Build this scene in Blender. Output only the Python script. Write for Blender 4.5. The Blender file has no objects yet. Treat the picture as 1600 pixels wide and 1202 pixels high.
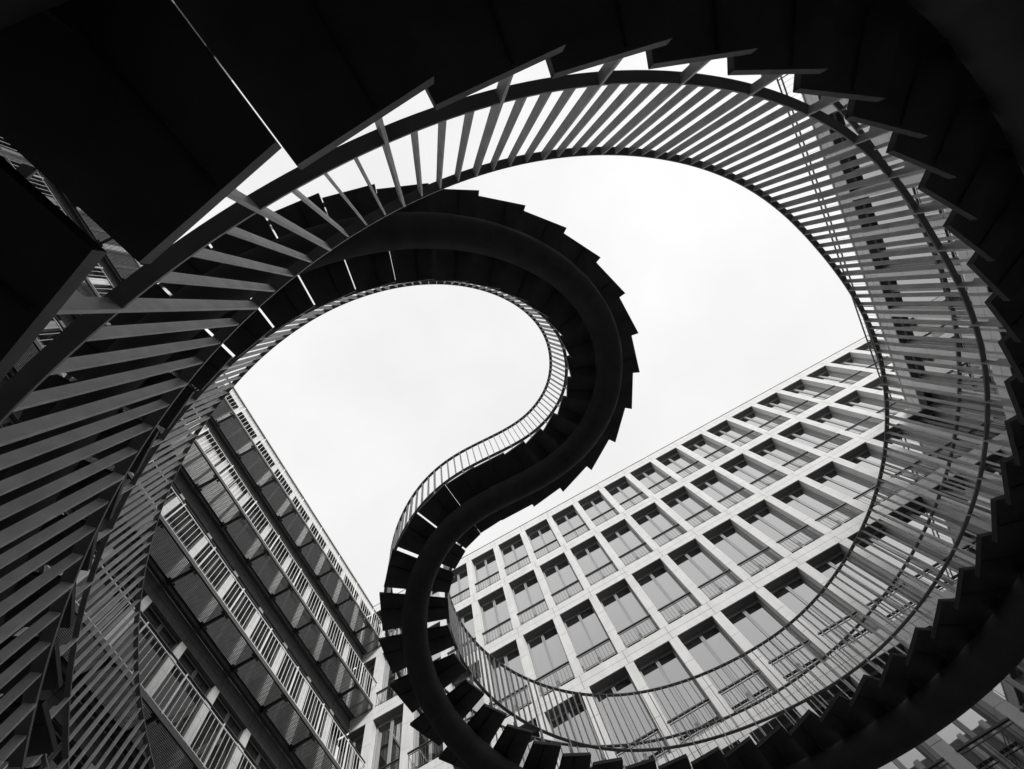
import bpy, math, random
import numpy as np
from mathutils import Matrix, Vector

random.seed(7)
SC = bpy.context.scene
COL = SC.collection

# ------------------------------------------------------------------ camera
# world: x along the facing facade, y towards it, z up; the camera sits at the origin
W2C = [[0.8824491, 0.4455961, -0.1507574], [-0.4659347, 0.8720468, -0.1497971], [0.0647185, 0.2024314, 0.9771556]]
F, CX, CY, PW, PH = 808.68, 800.0, 601.0, 1600.0, 1202.0
cam_d = bpy.data.cameras.new('camera'); cam = bpy.data.objects.new('camera', cam_d); COL.objects.link(cam)
m = np.array(W2C)
R = Matrix((( m[0][0], -m[1][0], -m[2][0]), (m[0][1], -m[1][1], -m[2][1]), (m[0][2], -m[1][2], -m[2][2])))
cam.matrix_world = R.to_4x4()
cam_d.sensor_width = 36.0; cam_d.sensor_fit = 'HORIZONTAL'; cam_d.lens = F / PW * 36.0
cam_d.clip_start = 0.05; cam_d.clip_end = 2000
SC.camera = cam

# ------------------------------------------------------------------ light
SUN_DIR = Vector((0.80, -1.0, 0.60)).normalized()
el = math.asin(SUN_DIR.z); az = math.atan2(SUN_DIR.x, SUN_DIR.y)
w = bpy.data.worlds.new('World'); SC.world = w; w.use_nodes = True
nt = w.node_tree; nt.nodes.clear()
def N(t, **k):
    n = nt.nodes.new(t)
    for a, b in k.items(): setattr(n, a, b)
    return n
out = N('ShaderNodeOutputWorld'); bg = N('ShaderNodeBackground'); bg.inputs['Strength'].default_value = 0.10
sky = N('ShaderNodeTexSky', sky_type='NISHITA', sun_disc=False, sun_elevation=el, sun_rotation=az, dust_density=4.0, air_density=1.5)
bw = N('ShaderNodeRGBToBW'); tc = N('ShaderNodeTexCoord'); no = N('ShaderNodeTexNoise')
no.inputs['Scale'].default_value = 1.5; no.inputs['Detail'].default_value = 5; no.inputs['Roughness'].default_value = 0.55
mr = N('ShaderNodeMapRange'); mr.inputs[1].default_value = 0.3; mr.inputs[2].default_value = 0.7; mr.inputs[3].default_value = 8.5; mr.inputs[4].default_value = 10.4
mx = N('ShaderNodeMix', data_type='FLOAT'); mx.inputs[0].default_value = 0.92          # thick white cloud over the sky
L = nt.links.new
L(sky.outputs[0], bw.inputs[0]); L(tc.outputs['Generated'], no.inputs['Vector']); L(no.outputs[0], mr.inputs[0])
L(bw.outputs[0], mx.inputs[2]); L(mr.outputs[0], mx.inputs[3]); L(mx.outputs[0], bg.inputs['Color']); L(bg.outputs[0], out.inputs['Surface'])
sd = bpy.data.lights.new('sun', 'SUN'); sd.energy = 2.9; sd.angle = math.radians(12); sd.color = (1.0, 0.985, 0.96)
so = bpy.data.objects.new('sun', sd); so.rotation_euler = SUN_DIR.to_track_quat('Z', 'Y').to_euler(); COL.objects.link(so)
SC.view_settings.view_transform = 'Standard'; SC.view_settings.look = 'None'
SC.view_settings.exposure = 0.12; SC.view_settings.gamma = 1.0

# ------------------------------------------------------------------ helpers
def proj(p):
    c = m @ np.asarray(p, float)
    if c[2] < 0.02: return None
    return np.array([CX + F * c[0] / c[2], CY + F * c[1] / c[2]])
def seen_area(pts):
    """rough size in the photo of a set of corner points (0 when outside the frame)"""
    q = [proj(p) for p in pts]
    if any(a is None for a in q): return 0.0
    q = np.array(q); lo = np.maximum(q.min(0), 0); hi = np.minimum(q.max(0), (PW, PH)); d = hi - lo
    return 0.0 if (d <= 0).any() else float(max(d[0], 1) * max(d[1], 1))

class MB:
    def __init__(s): s.v = []; s.f = []
    def add(s, vs, fs):
        o = len(s.v); s.v += [tuple(float(c) for c in v) for v in vs]; s.f += [tuple(i + o for i in f) for f in fs]; return s
    def box(s, x0, x1, y0, y1, z0, z1):
        return s.add([(x, y, z) for z in (z0, z1) for y in (y0, y1) for x in (x0, x1)],
                     [(0, 2, 3, 1), (4, 5, 7, 6), (0, 1, 5, 4), (2, 6, 7, 3), (0, 4, 6, 2), (1, 3, 7, 5)])
    def hexa(s, lo, hi):          # two quads, lower and upper, same winding
        return s.add(list(lo) + list(hi), [(3, 2, 1, 0), (4, 5, 6, 7), (0, 1, 5, 4), (1, 2, 6, 5), (2, 3, 7, 6), (3, 0, 4, 7)])
    def bar(s, a, b, wv, tv):     # bar from a to b with half-vectors wv, tv
        a, b, wv, tv = map(np.asarray, (a, b, wv, tv))
        return s.hexa([a - wv - tv, a + wv - tv, a + wv + tv, a - wv + tv], [b - wv - tv, b + wv - tv, b + wv + tv, b - wv + tv])
    def sweep(s, secs, caps=True, closed=True):
        n = len(secs[0]); o = len(s.v)
        for sec in secs: s.v += [tuple(float(c) for c in p) for p in sec]
        for i in range(len(secs) - 1):
            for j in range(n if closed else n - 1):
                k = (j + 1) % n
                s.f.append((o + i * n + j, o + i * n + k, o + (i + 1) * n + k, o + (i + 1) * n + j))
        if caps:
            s.f.append(tuple(o + j for j in range(n))[::-1]); e = o + (len(secs) - 1) * n; s.f.append(tuple(e + j for j in range(n)))
        return s
    def mesh(s, name, mat, smooth=False):
        me = bpy.data.meshes.new(name); me.from_pydata(s.v, [], s.f); me.materials.append(mat)
        if smooth: me.polygons.foreach_set('use_smooth', [True] * len(me.polygons))
        me.update(); return me
    def build(s, name, mat, parent=None, smooth=False, **kw):
        return link(name, s.mesh(name, mat, smooth), parent, **kw)
def link(name, me, parent=None, loc=(0, 0, 0), label=None, cat=None, group=None, kind=None):
    o = bpy.data.objects.new(name, me); COL.objects.link(o); o.location = loc
    if parent is not None: o.parent = parent
    for k, v in (('label', label), ('category', cat), ('group', group), ('kind', kind)):
        if v: o[k] = v
    return o

def material(name, col, rough=0.6, metal=0.0, var=0.12, scale=6.0, bump=0.0, bscale=60.0, spec=0.5, streak=0.0):
    ma = bpy.data.materials.new(name); ma.use_nodes = True; t = ma.node_tree; b = t.nodes['Principled BSDF']
    b.inputs['Roughness'].default_value = rough; b.inputs['Metallic'].default_value = metal
    b.inputs['Specular IOR Level'].default_value = spec
    c = t.nodes.new('ShaderNodeTexCoord'); n1 = t.nodes.new('ShaderNodeTexNoise'); n1.inputs['Scale'].default_value = scale; n1.inputs['Detail'].default_value = 8
    r1 = t.nodes.new('ShaderNodeMapRange'); r1.inputs[1].default_value = 0.3; r1.inputs[2].default_value = 0.7
    r1.inputs[3].default_value = col * (1 - var); r1.inputs[4].default_value = col * (1 + var)
    t.links.new(c.outputs['Object'], n1.inputs['Vector']); t.links.new(n1.outputs[0], r1.inputs[0])
    last = r1.outputs[0]
    if streak:
        mp = t.nodes.new('ShaderNodeMapping'); mp.inputs['Scale'].default_value = (3.0, 3.0, 0.35)
        n3 = t.nodes.new('ShaderNodeTexNoise'); n3.inputs['Scale'].default_value = 2.0; n3.inputs['Detail'].default_value = 6
        r3 = t.nodes.new('ShaderNodeMapRange'); r3.inputs[1].default_value = 0.35; r3.inputs[2].default_value = 0.65; r3.inputs[3].default_value = 1 - streak; r3.inputs[4].default_value = 1.0
        mu = t.nodes.new('ShaderNodeMath'); mu.operation = 'MULTIPLY'
        t.links.new(c.outputs['Object'], mp.inputs[0]); t.links.new(mp.outputs[0], n3.inputs['Vector']); t.links.new(n3.outputs[0], r3.inputs[0])
        t.links.new(last, mu.inputs[0]); t.links.new(r3.outputs[0], mu.inputs[1]); last = mu.outputs[0]
    t.links.new(last, b.inputs['Base Color'])
    n4 = t.nodes.new('ShaderNodeTexNoise'); n4.inputs['Scale'].default_value = scale * 2.3
    r4 = t.nodes.new('ShaderNodeMapRange'); r4.inputs[3].default_value = max(rough - .1, 0.02); r4.inputs[4].default_value = min(rough + .1, 1)
    t.links.new(c.outputs['Object'], n4.inputs['Vector']); t.links.new(n4.outputs[0], r4.inputs[0]); t.links.new(r4.outputs[0], b.inputs['Roughness'])
    if bump:
        n2 = t.nodes.new('ShaderNodeTexNoise'); n2.inputs['Scale'].default_value = bscale; n2.inputs['Detail'].default_value = 4
        bu = t.nodes.new('ShaderNodeBump'); bu.inputs['Strength'].default_value = bump; bu.inputs['Distance'].default_value = 0.004
        t.links.new(c.outputs['Object'], n2.inputs['Vector']); t.links.new(n2.outputs[0], bu.inputs['Height']); t.links.new(bu.outputs[0], b.inputs['Normal'])
    return ma
STONE = material('pale_limestone', 0.66, 0.8, var=0.06, scale=1.7, bump=0.25, bscale=30, spec=0.3, streak=0.10)
STONE_DARK = material('dark_joint_mortar', 0.05, 0.9)  # dark backing behind the open joints between stones
EDGEM = material('black_tread_sides', 0.012, 0.6)  # the four tread sides, darker than the rest of the tread
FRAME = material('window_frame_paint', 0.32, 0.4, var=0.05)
DARKMETAL = material('dark_railing_paint', 0.05, 0.45, var=0.2)
WHITEMETAL = material('pale_baluster_paint', 0.85, 0.45, var=0.08)
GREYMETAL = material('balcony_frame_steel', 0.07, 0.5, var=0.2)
GRATE = material('galvanised_grating', 0.12, 0.5, var=0.2, metal=0.2)
RAILM = material('dark_rail_steel', 0.26, 0.5, var=0.16, scale=9)
STEEL = material('grey_coated_steel', 0.82, 0.5, var=0.16, scale=9, bump=0.15, bscale=220, spec=0.4)
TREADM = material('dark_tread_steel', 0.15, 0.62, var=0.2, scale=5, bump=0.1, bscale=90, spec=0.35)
TUBEM = material('dark_tube_steel', 0.12, 0.75, var=0.18, scale=4, bump=0.1, bscale=60, spec=0.5)
PAVE = material('courtyard_paving', 0.07, 0.85, var=0.2, scale=0.7, bump=0.3)
ROOFM = material('roof_gravel', 0.18, 0.9, var=0.2)
SOFFIT_SHADE = material('painted_soffit_shade', 0.09, 0.6)  # soffit shade put into the colour
BAND_DARK = material('dark_floor_band', 0.10, 0.9, var=0.15, streak=0.2)  # left wing's floor bands, darker than its piers
CURTAIN = material('pale_curtain', 0.6, 0.9, var=0.08, scale=3)
def glass(name, refl, rough=0.015, dark=0.02, bump=0.06):
    ma = bpy.data.materials.new(name); ma.use_nodes = True; t = ma.node_tree; t.nodes.clear()
    o = t.nodes.new('ShaderNodeOutputMaterial'); mi = t.nodes.new('ShaderNodeMixShader')
    g = t.nodes.new('ShaderNodeBsdfGlossy'); g.inputs['Color'].default_value = (1, 1, 1, 1); g.inputs['Roughness'].default_value = rough
    d = t.nodes.new('ShaderNodeBsdfDiffuse'); d.inputs['Color'].default_value = (dark, dark, dark, 1)
    c = t.nodes.new('ShaderNodeTexCoord'); n = t.nodes.new('ShaderNodeTexNoise'); n.inputs['Scale'].default_value = 0.9; n.inputs['Detail'].default_value = 2
    bu = t.nodes.new('ShaderNodeBump'); bu.inputs['Strength'].default_value = bump; bu.inputs['Distance'].default_value = 0.02
    lw = t.nodes.new('ShaderNodeLayerWeight'); lw.inputs['Blend'].default_value = 0.5; mm = t.nodes.new('ShaderNodeMath'); mm.operation = 'MULTIPLY_ADD'
    mm.inputs[1].default_value = refl; mm.inputs[2].default_value = refl * 0.10; t.links.new(lw.outputs['Facing'], mm.inputs[0]); t.links.new(mm.outputs[0], mi.inputs[0])
    t.links.new(c.outputs['Object'], n.inputs['Vector']); t.links.new(n.outputs[0], bu.inputs['Height']); t.links.new(bu.outputs[0], g.inputs['Normal'])
    t.links.new(d.outputs[0], mi.inputs[1]); t.links.new(g.outputs[0], mi.inputs[2]); t.links.new(mi.outputs[0], o.inputs['Surface'])
    return ma
GLASS = glass('coated_window_glass', 0.93)
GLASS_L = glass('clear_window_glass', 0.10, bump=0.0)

# ------------------------------------------------------------------ setting: ground
GZ = -0.95
g = MB(); g.add([(-400, -400, GZ), (400, -400, GZ), (400, 400, GZ), (-400, 400, GZ)], [(0, 1, 2, 3)])
g.build('ground', PAVE, kind='structure')

# ------------------------------------------------------------------ facades (one module grid, bay P)
P = 1.5
HEAD = [15.976, 13.59, 11.20, 8.79, 6.40, 4.00, 1.61]       # window heads, in bays
TOP = 16.40; BAND = 0.37
OP0, OP1 = 0.233, 1.035                                      # opening inside a bay
DEP = 0.29                                                   # reveal depth in metres
OW = (OP1 - OP0) * P; OH = (HEAD[0] - HEAD[1] - BAND) * P
GAP = 0.005

def window_meshes(glass_m, tag, dep, OW):
    fr = MB(); d0, d1 = 0.0, 0.07; b = 0.055; mw = 0.052
    fr.box(0.002, b, d0, d1, 0.002, OH - 0.002); fr.box(OW - b, OW - 0.002, d0, d1, 0.002, OH - 0.002)
    fr.box(b, OW - b, d0, d1, OH - 0.075, OH - 0.002); fr.box(b, OW - b, d0, d1, 0.002, 0.07)
    c = OW / 2
    fr.box(c - mw, c - 0.004, d0 + 0.003, d1, 0.07, OH - 0.075); fr.box(c + 0.004, c + mw, d0 + 0.003, d1, 0.07, OH - 0.075)
    fr.box(c - 0.004, c + 0.004, d0 + 0.03, d1, 0.07, OH - 0.075)
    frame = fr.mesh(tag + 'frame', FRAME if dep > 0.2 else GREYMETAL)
    bb = MB(); bb.box(0.004, OW - 0.004, -dep + 0.03, -0.004, OH - 0.014, OH - 0.002); box = bb.mesh(tag + 'soffit_shade', SOFFIT_SHADE)  # added dark strip under the window head, painting the soffit's shade
    pn = MB(); pn.box(0, c - mw - b, 0, 0.02, 0, OH - 0.145); pane = pn.mesh(tag + 'pane', glass_m)
    rl = MB(); hz = 0.735
    rl.box(-0.02, OW + 0.0, -0.03, 0.03, hz - 0.035, hz)                    # top rail runs across the opening
    rl.box(0.0, OW, -0.006, 0.006, 0.06, 0.072); rl.box(0.0, OW, -0.010, 0.010, hz - 0.115, hz - 0.10)
    for i in range(11):
        x = 0.03 + (OW - 0.06) * i / 10; rl.box(x - 0.005, x + 0.005, -0.005, 0.005, 0.0, hz - 0.115)
    rail = rl.mesh(tag + 'railing', DARKMETAL)
    return frame, pane, rail, (b, c + mw), box, dep, OW
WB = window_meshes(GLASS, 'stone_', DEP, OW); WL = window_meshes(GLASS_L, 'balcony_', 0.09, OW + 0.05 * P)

def facade(name, label, cat, mat_world, u0, u1, top, heads, wm, rails=True, zmin=-0.6, back=9.0, band_mat=None, curtains=()):
    """facade in its own frame: u along, y = depth into the building, z up; u0..u1 in bays"""
    DEP = wm[5]; OW = wm[6]; OP1 = OP0 + OW / P; sbs = [MB() for _ in heads]
    root = bpy.data.objects.new(name, None); COL.objects.link(root); root.matrix_world = mat_world
    root['label'] = label; root['category'] = cat
    st = MB(); core = MB(); k0 = math.floor(u0) - 1; k1 = math.ceil(u1) + 1
    cl = lambda v: min(max(v, u0), u1)
    def stone(a, b, z0, z1, y0=0.0, st=st):
        a, b = cl(a), cl(b)
        if b - a < 0.01: return
        st.box(a * P + GAP, b * P - GAP, y0 + random.uniform(0, 0.0025), DEP - 0.002, z0 * P + GAP, z1 * P - GAP)
    def corebox(a, b, z0, z1):
        a, b = cl(a), cl(b)
        if b - a < 0.01: return
        core.box(a * P + 0.012, b * P - 0.012, 0.018, DEP + 0.5, z0 * P + 0.012, z1 * P - 0.012)
    cols = []
    for k in range(k0, k1 + 1):
        pc = MB() if band_mat else st; cols.append(pc)
        # parapet stones
        stone(k + 0.13, k + 1.13, heads[0], (heads[0] + top) / 2); stone(k + 0.13, k + 1.13, (heads[0] + top) / 2, top)
        for i, h in enumerate(heads):
            lo = (heads[i + 1] + BAND) if i + 1 < len(heads) else zmin
            if i:
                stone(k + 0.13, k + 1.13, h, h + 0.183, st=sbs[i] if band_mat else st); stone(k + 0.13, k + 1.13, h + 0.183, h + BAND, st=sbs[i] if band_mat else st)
            n = 3; hs = (h - lo) / n
            for j in range(n): stone(k + OP1 - 1, k + OP0, lo + j * hs, lo + (j + 1) * hs, st=pc)
            corebox(k + OP1 - 1, k + OP0, lo - 0.05, h + 0.05)
    for i, h in enumerate(heads): core.box(u0 * P + 0.01, u1 * P - 0.01, 0.018, DEP + 0.5, h * P + 0.012, ((h + BAND) if i else top) * P - 0.012)
    st.box(u0 * P, u1 * P, -0.03, 0.45, top * P, top * P + 0.05)           # coping
    st.build('wall', STONE, root)
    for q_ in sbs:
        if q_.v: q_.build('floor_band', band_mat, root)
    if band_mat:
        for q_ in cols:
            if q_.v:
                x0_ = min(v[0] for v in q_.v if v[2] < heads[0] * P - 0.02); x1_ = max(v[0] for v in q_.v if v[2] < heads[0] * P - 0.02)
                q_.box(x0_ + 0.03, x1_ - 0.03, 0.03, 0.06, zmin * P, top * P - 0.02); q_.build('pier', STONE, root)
    core.build('joints', STONE_DARK, root)
    bk = MB(); bk.box(u0 * P, u1 * P, DEP + 0.3, back, zmin * P, top * P - 0.02); bk.build('building_core', ROOFM, root)
    # windows
    wins = []
    for k in range(k0, k1 + 1):
        if k + OP1 > u1 + 0.001 or k + OP0 < u0 - 0.001: 
            if not (k + OP0 < u0 < k + OP1 - 0.2): continue
        for i, h in enumerate(heads):
            lo = (heads[i + 1] + BAND) if i + 1 < len(heads) else zmin
            x = (k + OP0) * P; z = h * P - OH
            if i + 1 == len(heads): pass
            pts = [mat_world @ Vector((x + a, 0, z + c)) for a in (0, OW) for c in (0, OH)]
            wins.append((seen_area(pts), k, i, x, z))
    wins.sort(reverse=True)
    frame, pane, rail, px, box = wm[:5]
    rest = {'f': MB(), 'p': MB(), 'r': MB(), 'b': MB()}
    for n, (a, k, i, x, z) in enumerate(wins):
        if n < 100 and a > 0:
            o = link('window', frame, root, (x, DEP, z))
            link('soffit_shade', box, o)
            for q in px: link('pane', pane, o, (q, 0.035, 0.07))
            if (k, i) in curtains:
                c = MB()
                nn = 24
                pts = [(0.08 + (OW - 0.16) * j / nn, 0.030 + 0.010 * math.sin(j * 2.1)) for j in range(nn + 1)]
                for (xa, ya), (xb, yb) in zip(pts, pts[1:]):
                    c.hexa([(xa, ya - .003, .5), (xb, yb - .003, .5), (xb, yb + .003, .5), (xa, ya + .003, .5)], [(xa, ya - .003, OH - .1), (xb, yb - .003, OH - .1), (xb, yb + .003, OH - .1), (xa, ya + .003, OH - .1)])
                c.build('blind', CURTAIN, o)
            if rails: link('window_railing', rail, o, (0, -DEP + 0.005, 0))
        else:
            for key, me, ofs in (('f', frame, [(0, DEP, 0)]), ('p', pane, [(q, DEP + 0.035, 0.07) for q in px]), ('b', box, [(0, DEP, 0)]), ('r', rail, [(0, 0.005, 0)] if rails else [])):
                vs = [v.co for v in me.vertices]; fs = [tuple(p.vertices) for p in me.polygons]
                for of in ofs: rest[key].add([(v.x + x + of[0], v.y + of[1], v.z + z + of[2]) for v in vs], fs)
    if rest['f'].v:
        o = rest['f'].build('window', frame.materials[0], root, kind='stuff')
        rest['p'].build('pane', wm[1].materials[0], o); rest['b'].build('soffit_shade', SOFFIT_SHADE, o)
        if rest['r'].v: rest['r'].build('window_railing', DARKMETAL, o)
    return root

def rear_shade_wing(root):  # unseen wing added behind the camera to keep sky and low sun off lower floors
    y = -15.0 * P; b = MB(); TR = 14.8; b.box(-12 * P, 16 * P, y - 9, y - 0.3, -0.9, TR * P); b.build('rear_shade_wing', ROOFM, root)
    s = MB()
    for k in range(-12, 16): s.box((k + OP1 - 1) * P, (k + OP0) * P, y - 0.3, y, -0.9, TR * P)
    for h in HEAD[2:]: s.box(-12 * P, 16 * P, y - 0.3, y - 0.002, h * P, (h + BAND) * P)
    s.build('rear_shade_wall', STONE, root)
def frame_matrix(origin, xdir, ydir):
    z = Vector((0, 0, 1)); x = Vector(xdir); y = Vector(ydir)
    return Matrix(((x.x, y.x, 0, origin[0]), (x.y, y.y, 0, origin[1]), (0, 0, 1, origin[2]), (0, 0, 0, 1)))
YB = 7.881 * P; XL = -6.41 * P; XC = 9.75 * P
# facing wing: u = world x
office = facade('office_building', 'tall pale stone office block with a full grid of French windows', 'building',
       frame_matrix((0, YB, 0), (1, 0, 0), (0, 1, 0)), -6.41, 16.0, TOP, HEAD, WB)
# left wing: depth goes to -x, u = world -y?  keep u = y by mirroring the depth axis
rear_shade_wing(office)
ML = Matrix(((0, -1, 0, XL), (1, 0, 0, 0), (0, 0, 1, 0), (0, 0, 0, 1)))
left = facade('apartment_building', 'shaded apartment block on the left with tiers of grating balconies', 'building',
       ML, -12.0, 7.881 - 0.01, TOP, HEAD, WL, rails=False, band_mat=BAND_DARK, curtains={(1, 1), (0, 1)})
MC = Matrix(((0, 1, 0, XC), (1, 0, 0, 0), (0, 0, 1, 0), (0, 0, 0, 1)))
right = facade('low_office_wing', 'lower stone wing on the right behind the curving balusters, with a thin rooftop railing', 'building',
       MC, -6.0, 7.881 - 0.01, 11.57, HEAD[2:], WB, back=7.0)

# ------------------------------------------------------------------ balconies of the left wing (its own frame: u, depth, z)
XO = -0.595 * P                                              # outer edge, in front of the wall
DZ = [14.05, 11.65, 9.27, 6.88, 4.49, 2.10]
def bz(): return None
U0, U1 = -9.0, 7.85
gm = MB(); LPAN = P - 0.09; WPAN = -XO - 0.16
for i in range(20): x = 0.01 + (WPAN - 0.02) * i / 19; gm.box(0, LPAN, -x - 0.0075, -x + 0.0075, 0, 0.022)
for i in range(13): u = LPAN * i / 12; gm.box(u - 0.003, u + 0.003, -WPAN, 0, 0.004, 0.018)
grate = gm.mesh('grating', GRATE)
fm = MB(); t = 0.02
fm.box(-0.02, LPAN + 0.02, -WPAN - 0.02, -WPAN, -0.02, 0.03); fm.box(-0.02, LPAN + 0.02, 0, 0.02, -0.02, 0.03)
fm.box(-0.02, 0, -WPAN, 0, -0.02, 0.03); fm.box(LPAN, LPAN + 0.02, -WPAN, 0, -0.02, 0.03)
for (a, b) in ((0.05, -0.06), (LPAN - 0.05, -0.06), (0.05, -WPAN + 0.06), (LPAN - 0.05, -WPAN + 0.06)):
    fm.box(a - 0.035, a + 0.035, b - 0.035, b + 0.035, -0.03, -0.005)
pframe = fm.mesh('panel_frame', GREYMETAL)
br = MB(); br.hexa([(-0.012, -0.02, -0.16), (0.012, -0.02, -0.16), (0.012, 0.0, -0.16), (-0.012, 0.0, -0.16)], [(-0.012, XO, -0.03), (0.012, XO, -0.03), (0.012, 0.0, -0.03), (-0.012, 0.0, -0.03)])
br.box(-0.025, 0.025, XO + 0.01, 0.0, -0.028, 0.0)
bracket = br.mesh('bracket', GREYMETAL)
rm = MB(); RH = 1.15
for i in range(1, 10):
    u = P * i / 10; rm.box(u - 0.006, u + 0.006, -0.006, 0.006, 0.0, RH - 0.1)
rm.box(-0.018, 0.018, -0.018, 0.018, -0.06, RH); 
rm.box(0, P, -0.012, 0.012, RH - 0.1, RH - 0.075); rm.box(0, P, -0.01, 0.01, 0.03, 0.05)
balus = rm.mesh('railing_panel', WHITEMETAL)
hm = MB(); hm.box(0, P, -0.02, 0.02, RH, RH + 0.02)
hand = hm.mesh('handrail', GREYMETAL)
for z in DZ:
    b = bpy.data.objects.new('balcony', None); COL.objects.link(b); b.parent = left; b.location = (0, 0, z * P)
    e = MB(); e.box(U0 * P, U1 * P, XO - 0.02, XO + 0.02, -0.10, 0.02); e.box(U0 * P, U1 * P, -0.10, -0.004, -0.16, 0.02)
    for k in range(-10, 8):
        u = (k + 0.19) * P
        if u < U0 * P or u + P > U1 * P + 0.7: continue
        link('grating', grate, b, (u + 0.045, -0.12, 0.0)); link('panel_frame', pframe, b, (u + 0.045, -0.12, 0.0)); link('bracket', bracket, b, (u, 0, 0))
        link('railing_panel', balus, b, (u, XO, 0.02)); link('handrail', hand, b, (u, XO, 0.02))
    e.build('edge_beam', GREYMETAL, b)

# ------------------------------------------------------------------ rooftop railing of the right wing
rr = MB(); zt = 11.6 * P
for a in (0.0,):
    rr.box(-6 * P, 7.85 * P, 0.10, 0.14, 12.26 * P, 12.26 * P + 0.04); rr.box(-6 * P, 7.85 * P, 0.10, 0.14, 12.12 * P, 12.12 * P + 0.04)
u = -6 * P
i = 0
while u < 7.8 * P:
    w_ = 0.004 if i % 8 else 0.02
    rr.box(u - w_, u + w_, 0.115, 0.125, zt, 12.26 * P); u += P / 8; i += 1
rr.build('roof_railing', DARKMETAL, right)

# ------------------------------------------------------------------ spiral staircase
CP = [(1.0, -1.8, -2.0),
      (2.2, -1.2, -1.5),
      (3.0, 0.1, -1.0),
      (3.3, 1.6, -0.5),
      (3.0, 3.2, 0.0),
      (2.0825, 5.148, 0.5074),
      (0.6529, 6.7123, 0.9617),
      (-1.4418, 7.0603, 1.6351),
      (-3.2309, 6.3297, 2.2375),
      (-4.3965, 5.0832, 2.7407),
      (-4.9453, 3.4817, 3.2304),
      (-4.7786, 1.7727, 3.7668),
      (-4.0084, 0.3063, 4.3386),
      (-2.7129, -0.6805, 4.8564),
      (-1.1602, -1.0792, 5.2576),
      (0.3652, -0.7752, 5.7041),
      (1.4688, 0.0888, 6.22),
      (1.9179, 1.2275, 6.6614),
      (1.5277, 2.359, 7.0515),
      (0.5992, 2.9403, 7.4574),
      (-0.3512, 2.9554, 7.6588),
      (-1.3213, 2.8953, 7.5486),
      (-2.2819, 3.4982, 7.1579),
      (-2.6098, 4.6472, 6.6409),
      (-2.1337, 5.8162, 6.1123),
      (-1.0237, 6.7684, 5.6595),
      (0.4595, 7.1037, 5.2878),
      (2.0911, 6.8059, 4.8658),
      (3.2595, 5.6995, 4.2114),
      (4.1035, 4.1278, 3.6493),
      (4.2597, 2.2673, 3.2386),
      (3.6074, 0.7988, 2.9002),
      (2.5366, -0.3749, 2.2136),
      (0.7448, -1.1201, 1.6191),
      (-1.3526, -0.7868, 0.9538),
      (-2.7848, 0.7628, 0.5074),
      (-3.3375, 2.882, 0.0578),
      (-2.9596, 4.7543, -0.4622),
      (-1.4342, 6.0295, -0.9822),
      (0.5925, 6.1224, -1.5022),
      (2.2918, 4.9767, -2.0222)]
CPA = np.array(CP); I0 = -20
def spl(s, d=0):
    s = np.atleast_1d(s).astype(float); k = np.floor(s).astype(int); t = (s - k)[:, None]; k = np.clip(k - I0, 1, len(CPA) - 3)
    return ((1 - t) ** 3 * CPA[k - 1] + (3 * t ** 3 - 6 * t ** 2 + 4) * CPA[k] + (-3 * t ** 3 + 3 * t ** 2 + 3 * t + 1) * CPA[k + 1] + t ** 3 * CPA[k + 2]) / 6
SS = np.arange(-18.9, 18.9, 0.004); XX = spl(SS)
LL = np.concatenate([[0], np.cumsum(np.linalg.norm(np.diff(XX[:, :2], axis=0), axis=1))]); LL -= np.interp(0, SS, LL)
TAB = {-22:-9.95,-21:-9.53,-20:-9.06,-19:-8.59,-18:-8.13,-17:-7.66,-16:-7.18,-15:-6.71,-14:-6.25,-13:-5.79,-12:-5.33,-11:-4.87,-9:-3.93,-8:-3.47,-7:-3.02,-6:-2.58,-5:-2.16,-4:-1.74,-3:-1.31,-2:-.88,-1:-.45,0:-.02,1:.42,2:.86,8:3.50,9:3.94,10:4.39,11:4.83,12:5.28,13:5.73,14:6.20,15:6.66,30:13.56,32:14.49,33:14.98,34:15.44,35:15.92,36:16.39,37:16.88,38:17.37,39:17.83,40:18.28,41:18.73,42:19.20,43:19.67,44:20.13,45:20.58}
TN_ = np.array(sorted(TAB)); TL_ = np.array([TAB[i] for i in TN_])
def nL(n):
    if n > 45: return TL_[-1] + (n - 45) * 0.465
    if n < -22: return TL_[0] + (n + 22) * 0.465
    return float(np.interp(n, TN_, TL_))
UP = np.array([0, 0, 1.0])
def at(n):
    s = float(np.interp(nL(n), LL, SS)); X = spl(s)[0]; T = spl(s + 1e-3)[0] - X; T[2] = 0; T /= np.linalg.norm(T)
    return X, T, np.array([-T[1], T[0], 0.0]), s
HA = 0.453; TH = 0.482; RT = 0.177; TZ = 0.269; BZ = 0.251; TT = 0.045
n_lo = next(n for n in range(0, -80, -1) if at(n - 1)[0][2] < GZ + 0.12); n_hi = next(n for n in range(0, 80) if at(n + 1)[0][2] < GZ + 0.12)
stair = bpy.data.objects.new('spiral_staircase', None); COL.objects.link(stair)
stair['label'] = 'dark steel double spiral staircase looping overhead in an S between the buildings'; stair['category'] = 'staircase'
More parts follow.
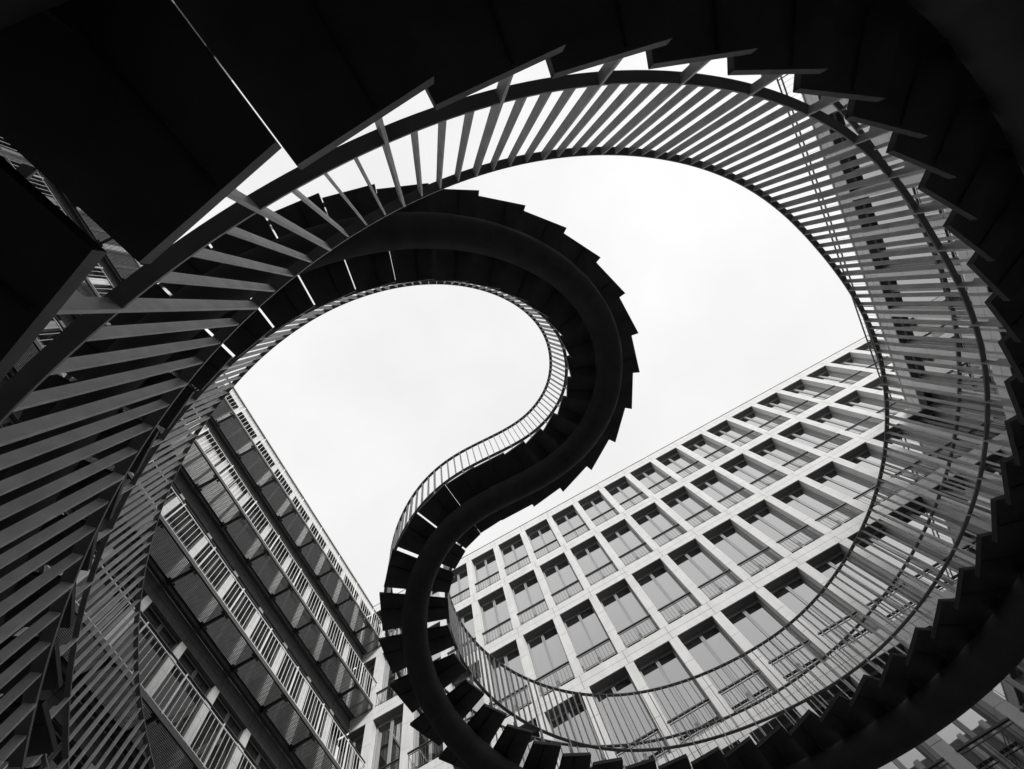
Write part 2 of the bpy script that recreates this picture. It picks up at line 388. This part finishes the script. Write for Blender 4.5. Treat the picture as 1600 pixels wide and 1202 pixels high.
# spine tube
secs = []
sA, sB = at(n_lo - 0.5)[3], at(n_hi + 0.5)[3]
for s in np.arange(sA, sB, 0.05):
    X = spl(s)[0] - TZ * UP; T = spl(s + 1e-3)[0] - spl(s)[0]; T /= np.linalg.norm(T); Nn = np.cross(UP, T); Nn /= np.linalg.norm(Nn); Uu = np.cross(T, Nn)
    secs.append([X + RT * (math.cos(a) * Nn + math.sin(a) * Uu) for a in np.linspace(0, 2 * math.pi, 40, endpoint=False)])
spine = MB().sweep(secs).build('spine_tube', TUBEM, stair, smooth=True)
for s in (-4.60, -2.54, -1.16, -0.34, 0.37, 1.08, -6.3, 3.2, 5.6, 9.0):
    X = spl(s)[0] - TZ * UP; T = spl(s + 1e-3)[0] - spl(s)[0]; T /= np.linalg.norm(T); Nn = np.cross(UP, T); Nn /= np.linalg.norm(Nn); Uu = np.cross(T, Nn)
    rs = []
    for ph in np.linspace(0, 2 * math.pi, 33):
        u_, v_ = math.cos(ph), math.sin(ph); sec = []
        for (dr, dh) in ((-0.004, -0.003), (-0.004, 0.0015), (0.004, 0.0015), (0.004, -0.003)):
            r = 0.085 + dr; lat = r * u_; al = r * v_; sec.append(X + T * al + Nn * lat - Uu * (math.sqrt(RT * RT - lat * lat) + dh))
        rs.append(sec)
    MB().sweep(rs, caps=False).build('inspection_cover', TREADM, spine)
# treads, each a folded steel tray with a rib down to the tube
treads = []
for n in range(n_lo, n_hi + 1):
    X, T, Nn, s = at(n); dn = 0.10 * (1 if n > 0 else -1 if n < 0 else 0); z = at(n + dn)[0][2]; X = X.copy(); X[2] = z
    A, _, NA_, _ = at(n - 0.5 + dn if n else -0.6); B, _, NB_, _ = at(n + 0.5 + dn if n else 0.6)
    corners = [A + NA_ * TH, A - NA_ * TH, B - NB_ * TH, B + NB_ * TH]
    def hit(p, t, c, d, w0):          # line p + a t meets line c + u d (plan)
        M_ = np.array([[t[0], -d[0]], [t[1], -d[1]]]); a_, u_ = np.linalg.solve(M_, (c - p)[:2]); q_ = c + d * u_; return q_ * 0.52 + 0.48 * w0
    if n > 0:      # straight sides run along the tangent of the lower end
        Td = at(n + 0.5 + dn)[1]; corners[0] = hit(corners[3], Td, A, NA_, corners[0]); corners[1] = hit(corners[2], Td, A, NA_, corners[1])
    elif n < 0:
        Td = at(n - 0.5 + dn)[1]; corners[3] = hit(corners[0], Td, B, NB_, corners[3]); corners[2] = hit(corners[1], Td, B, NB_, corners[2])
    cen = sum(corners) / 4
    q = []
    for c in corners:
        p = c.copy(); p[:2] = cen[:2] + (c[:2] - cen[:2]) * 1.0; q.append(p)
    gx = -0.001
    dA = (B - A); dA[2] = 0; dA /= np.linalg.norm(dA)
    q[0] += dA * gx; q[1] += dA * gx; q[2] -= dA * gx; q[3] -= dA * gx
    lo = [np.array([p[0], p[1], z]) for p in q]; hi = [p + TT * UP for p in lo]
    treads.append((seen_area(lo + hi), n, lo, hi, X, T, Nn))
order = sorted(treads, key=lambda r: -r[0]); keep = {r[1] for r in order[:100]}
rest = MB(); rest_r = MB()
def tread_mesh(b, lo, hi):
    # folded tray: plate on top, lips along the sides and ends, shallow underside
    b.hexa(lo, hi)
for a, n, lo, hi, X, T, Nn in treads:
    rb = MB() if n in keep else rest_r
    for sg in (1, -1):
        for (f0, f1, d0, d1) in ((0.0, 0.15, TZ - RT * 0.75, TZ - RT * 0.55), (0.15, TH - 0.015, 0.028, 0.012)):
            e0 = X + sg * f0 * Nn; e1 = X + sg * f1 * Nn; h = 0.004
            lo_ = [np.array([*(e0 - T * h)[:2], X[2] - d0]), np.array([*(e1 - T * h)[:2], X[2] - d1]), np.array([*(e1 + T * h)[:2], X[2] - d1]), np.array([*(e0 + T * h)[:2], X[2] - d0])]
            hi_ = [np.array([p[0], p[1], X[2] + 0.002]) for p in lo_]
            if sg < 0: lo_ = lo_[::-1]; hi_ = hi_[::-1]
            rb.hexa(lo_, hi_)
    if n in keep:
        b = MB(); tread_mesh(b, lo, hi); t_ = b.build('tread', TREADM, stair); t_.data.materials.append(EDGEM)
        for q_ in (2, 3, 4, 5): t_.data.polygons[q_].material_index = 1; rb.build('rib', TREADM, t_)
    else: tread_mesh(rest, lo, hi)
if rest.v:
    t_ = rest.build('tread', TREADM, stair, kind='stuff'); rest_r.build('rib', TREADM, t_)
# rails, both sides, bottom and top
def rail_pts(side, dz):
    pts = []
    for n in np.arange(n_lo - 0.3, n_hi + 0.31, 0.125):
        X, T, Nn, s = at(n); pts.append((X + side * HA * Nn + dz * UP, T, Nn))
    return pts
RW = 0.0225
for side in (1, -1):
    for nm, dz, th in (('bottom_rail', BZ, 0.012), ('handrail', BZ + 1.0, 0.014)):
        secs = []
        for p, T, Nn in rail_pts(side, dz):
            secs.append([p - Nn * RW - UP * th / 2, p + Nn * RW - UP * th / 2, p + Nn * RW + UP * th / 2, p - Nn * RW + UP * th / 2])
        MB().sweep(secs).build(nm, RAILM, stair)
# balusters (flat bars, broad side across the stair) and posts
bars = []; posts = []
for side in (1, -1):
    for n4 in range(n_lo * 4, n_hi * 4 + 1):
        n = n4 / 4; X, T, Nn, s = at(n); p = X + side * HA * Nn
        post = n4 % 4 == 0
        if post:
            a = p + side * Nn * 0.0055; a = np.array([a[0], a[1], X[2] - 0.004]); b = p + side * Nn * 0.0055 + (BZ + 0.993) * UP; w_, t_ = 0.0205, 0.006
            a2 = a.copy(); 
        else:
            a = p + (BZ + 0.0062) * UP; b = p + (BZ + 0.993) * UP; w_, t_ = 0.0185, 0.0045
        (posts if post else bars).append((seen_area([a - Nn * w_, a + Nn * w_, b - Nn * w_, b + Nn * w_]), a, b, Nn * w_, T * t_, side if post else 0))
for nm, lst in (('baluster', bars), ('post', posts)):
    lst.sort(key=lambda r: -r[0]); rest = MB()
    for i, (a_, a, b, w_, t_, sd_) in enumerate(lst):
        mb = MB() if i < 100 else rest
        mb.bar(a, b, w_, t_)
        if sd_:      # foot plate welded to the side of the tread
            n_ = w_ / 0.0205 * sd_; q = a - n_ * 0.036
            mb.bar(q + UP * 0.035, q + UP * 0.17, n_ * 0.0155, t_ * 0.8)
        if i < 100: mb.build(nm, STEEL, stair)
    if rest.v: rest.build(nm, STEEL, stair, kind='stuff')
print('STAIR', n_lo, n_hi)
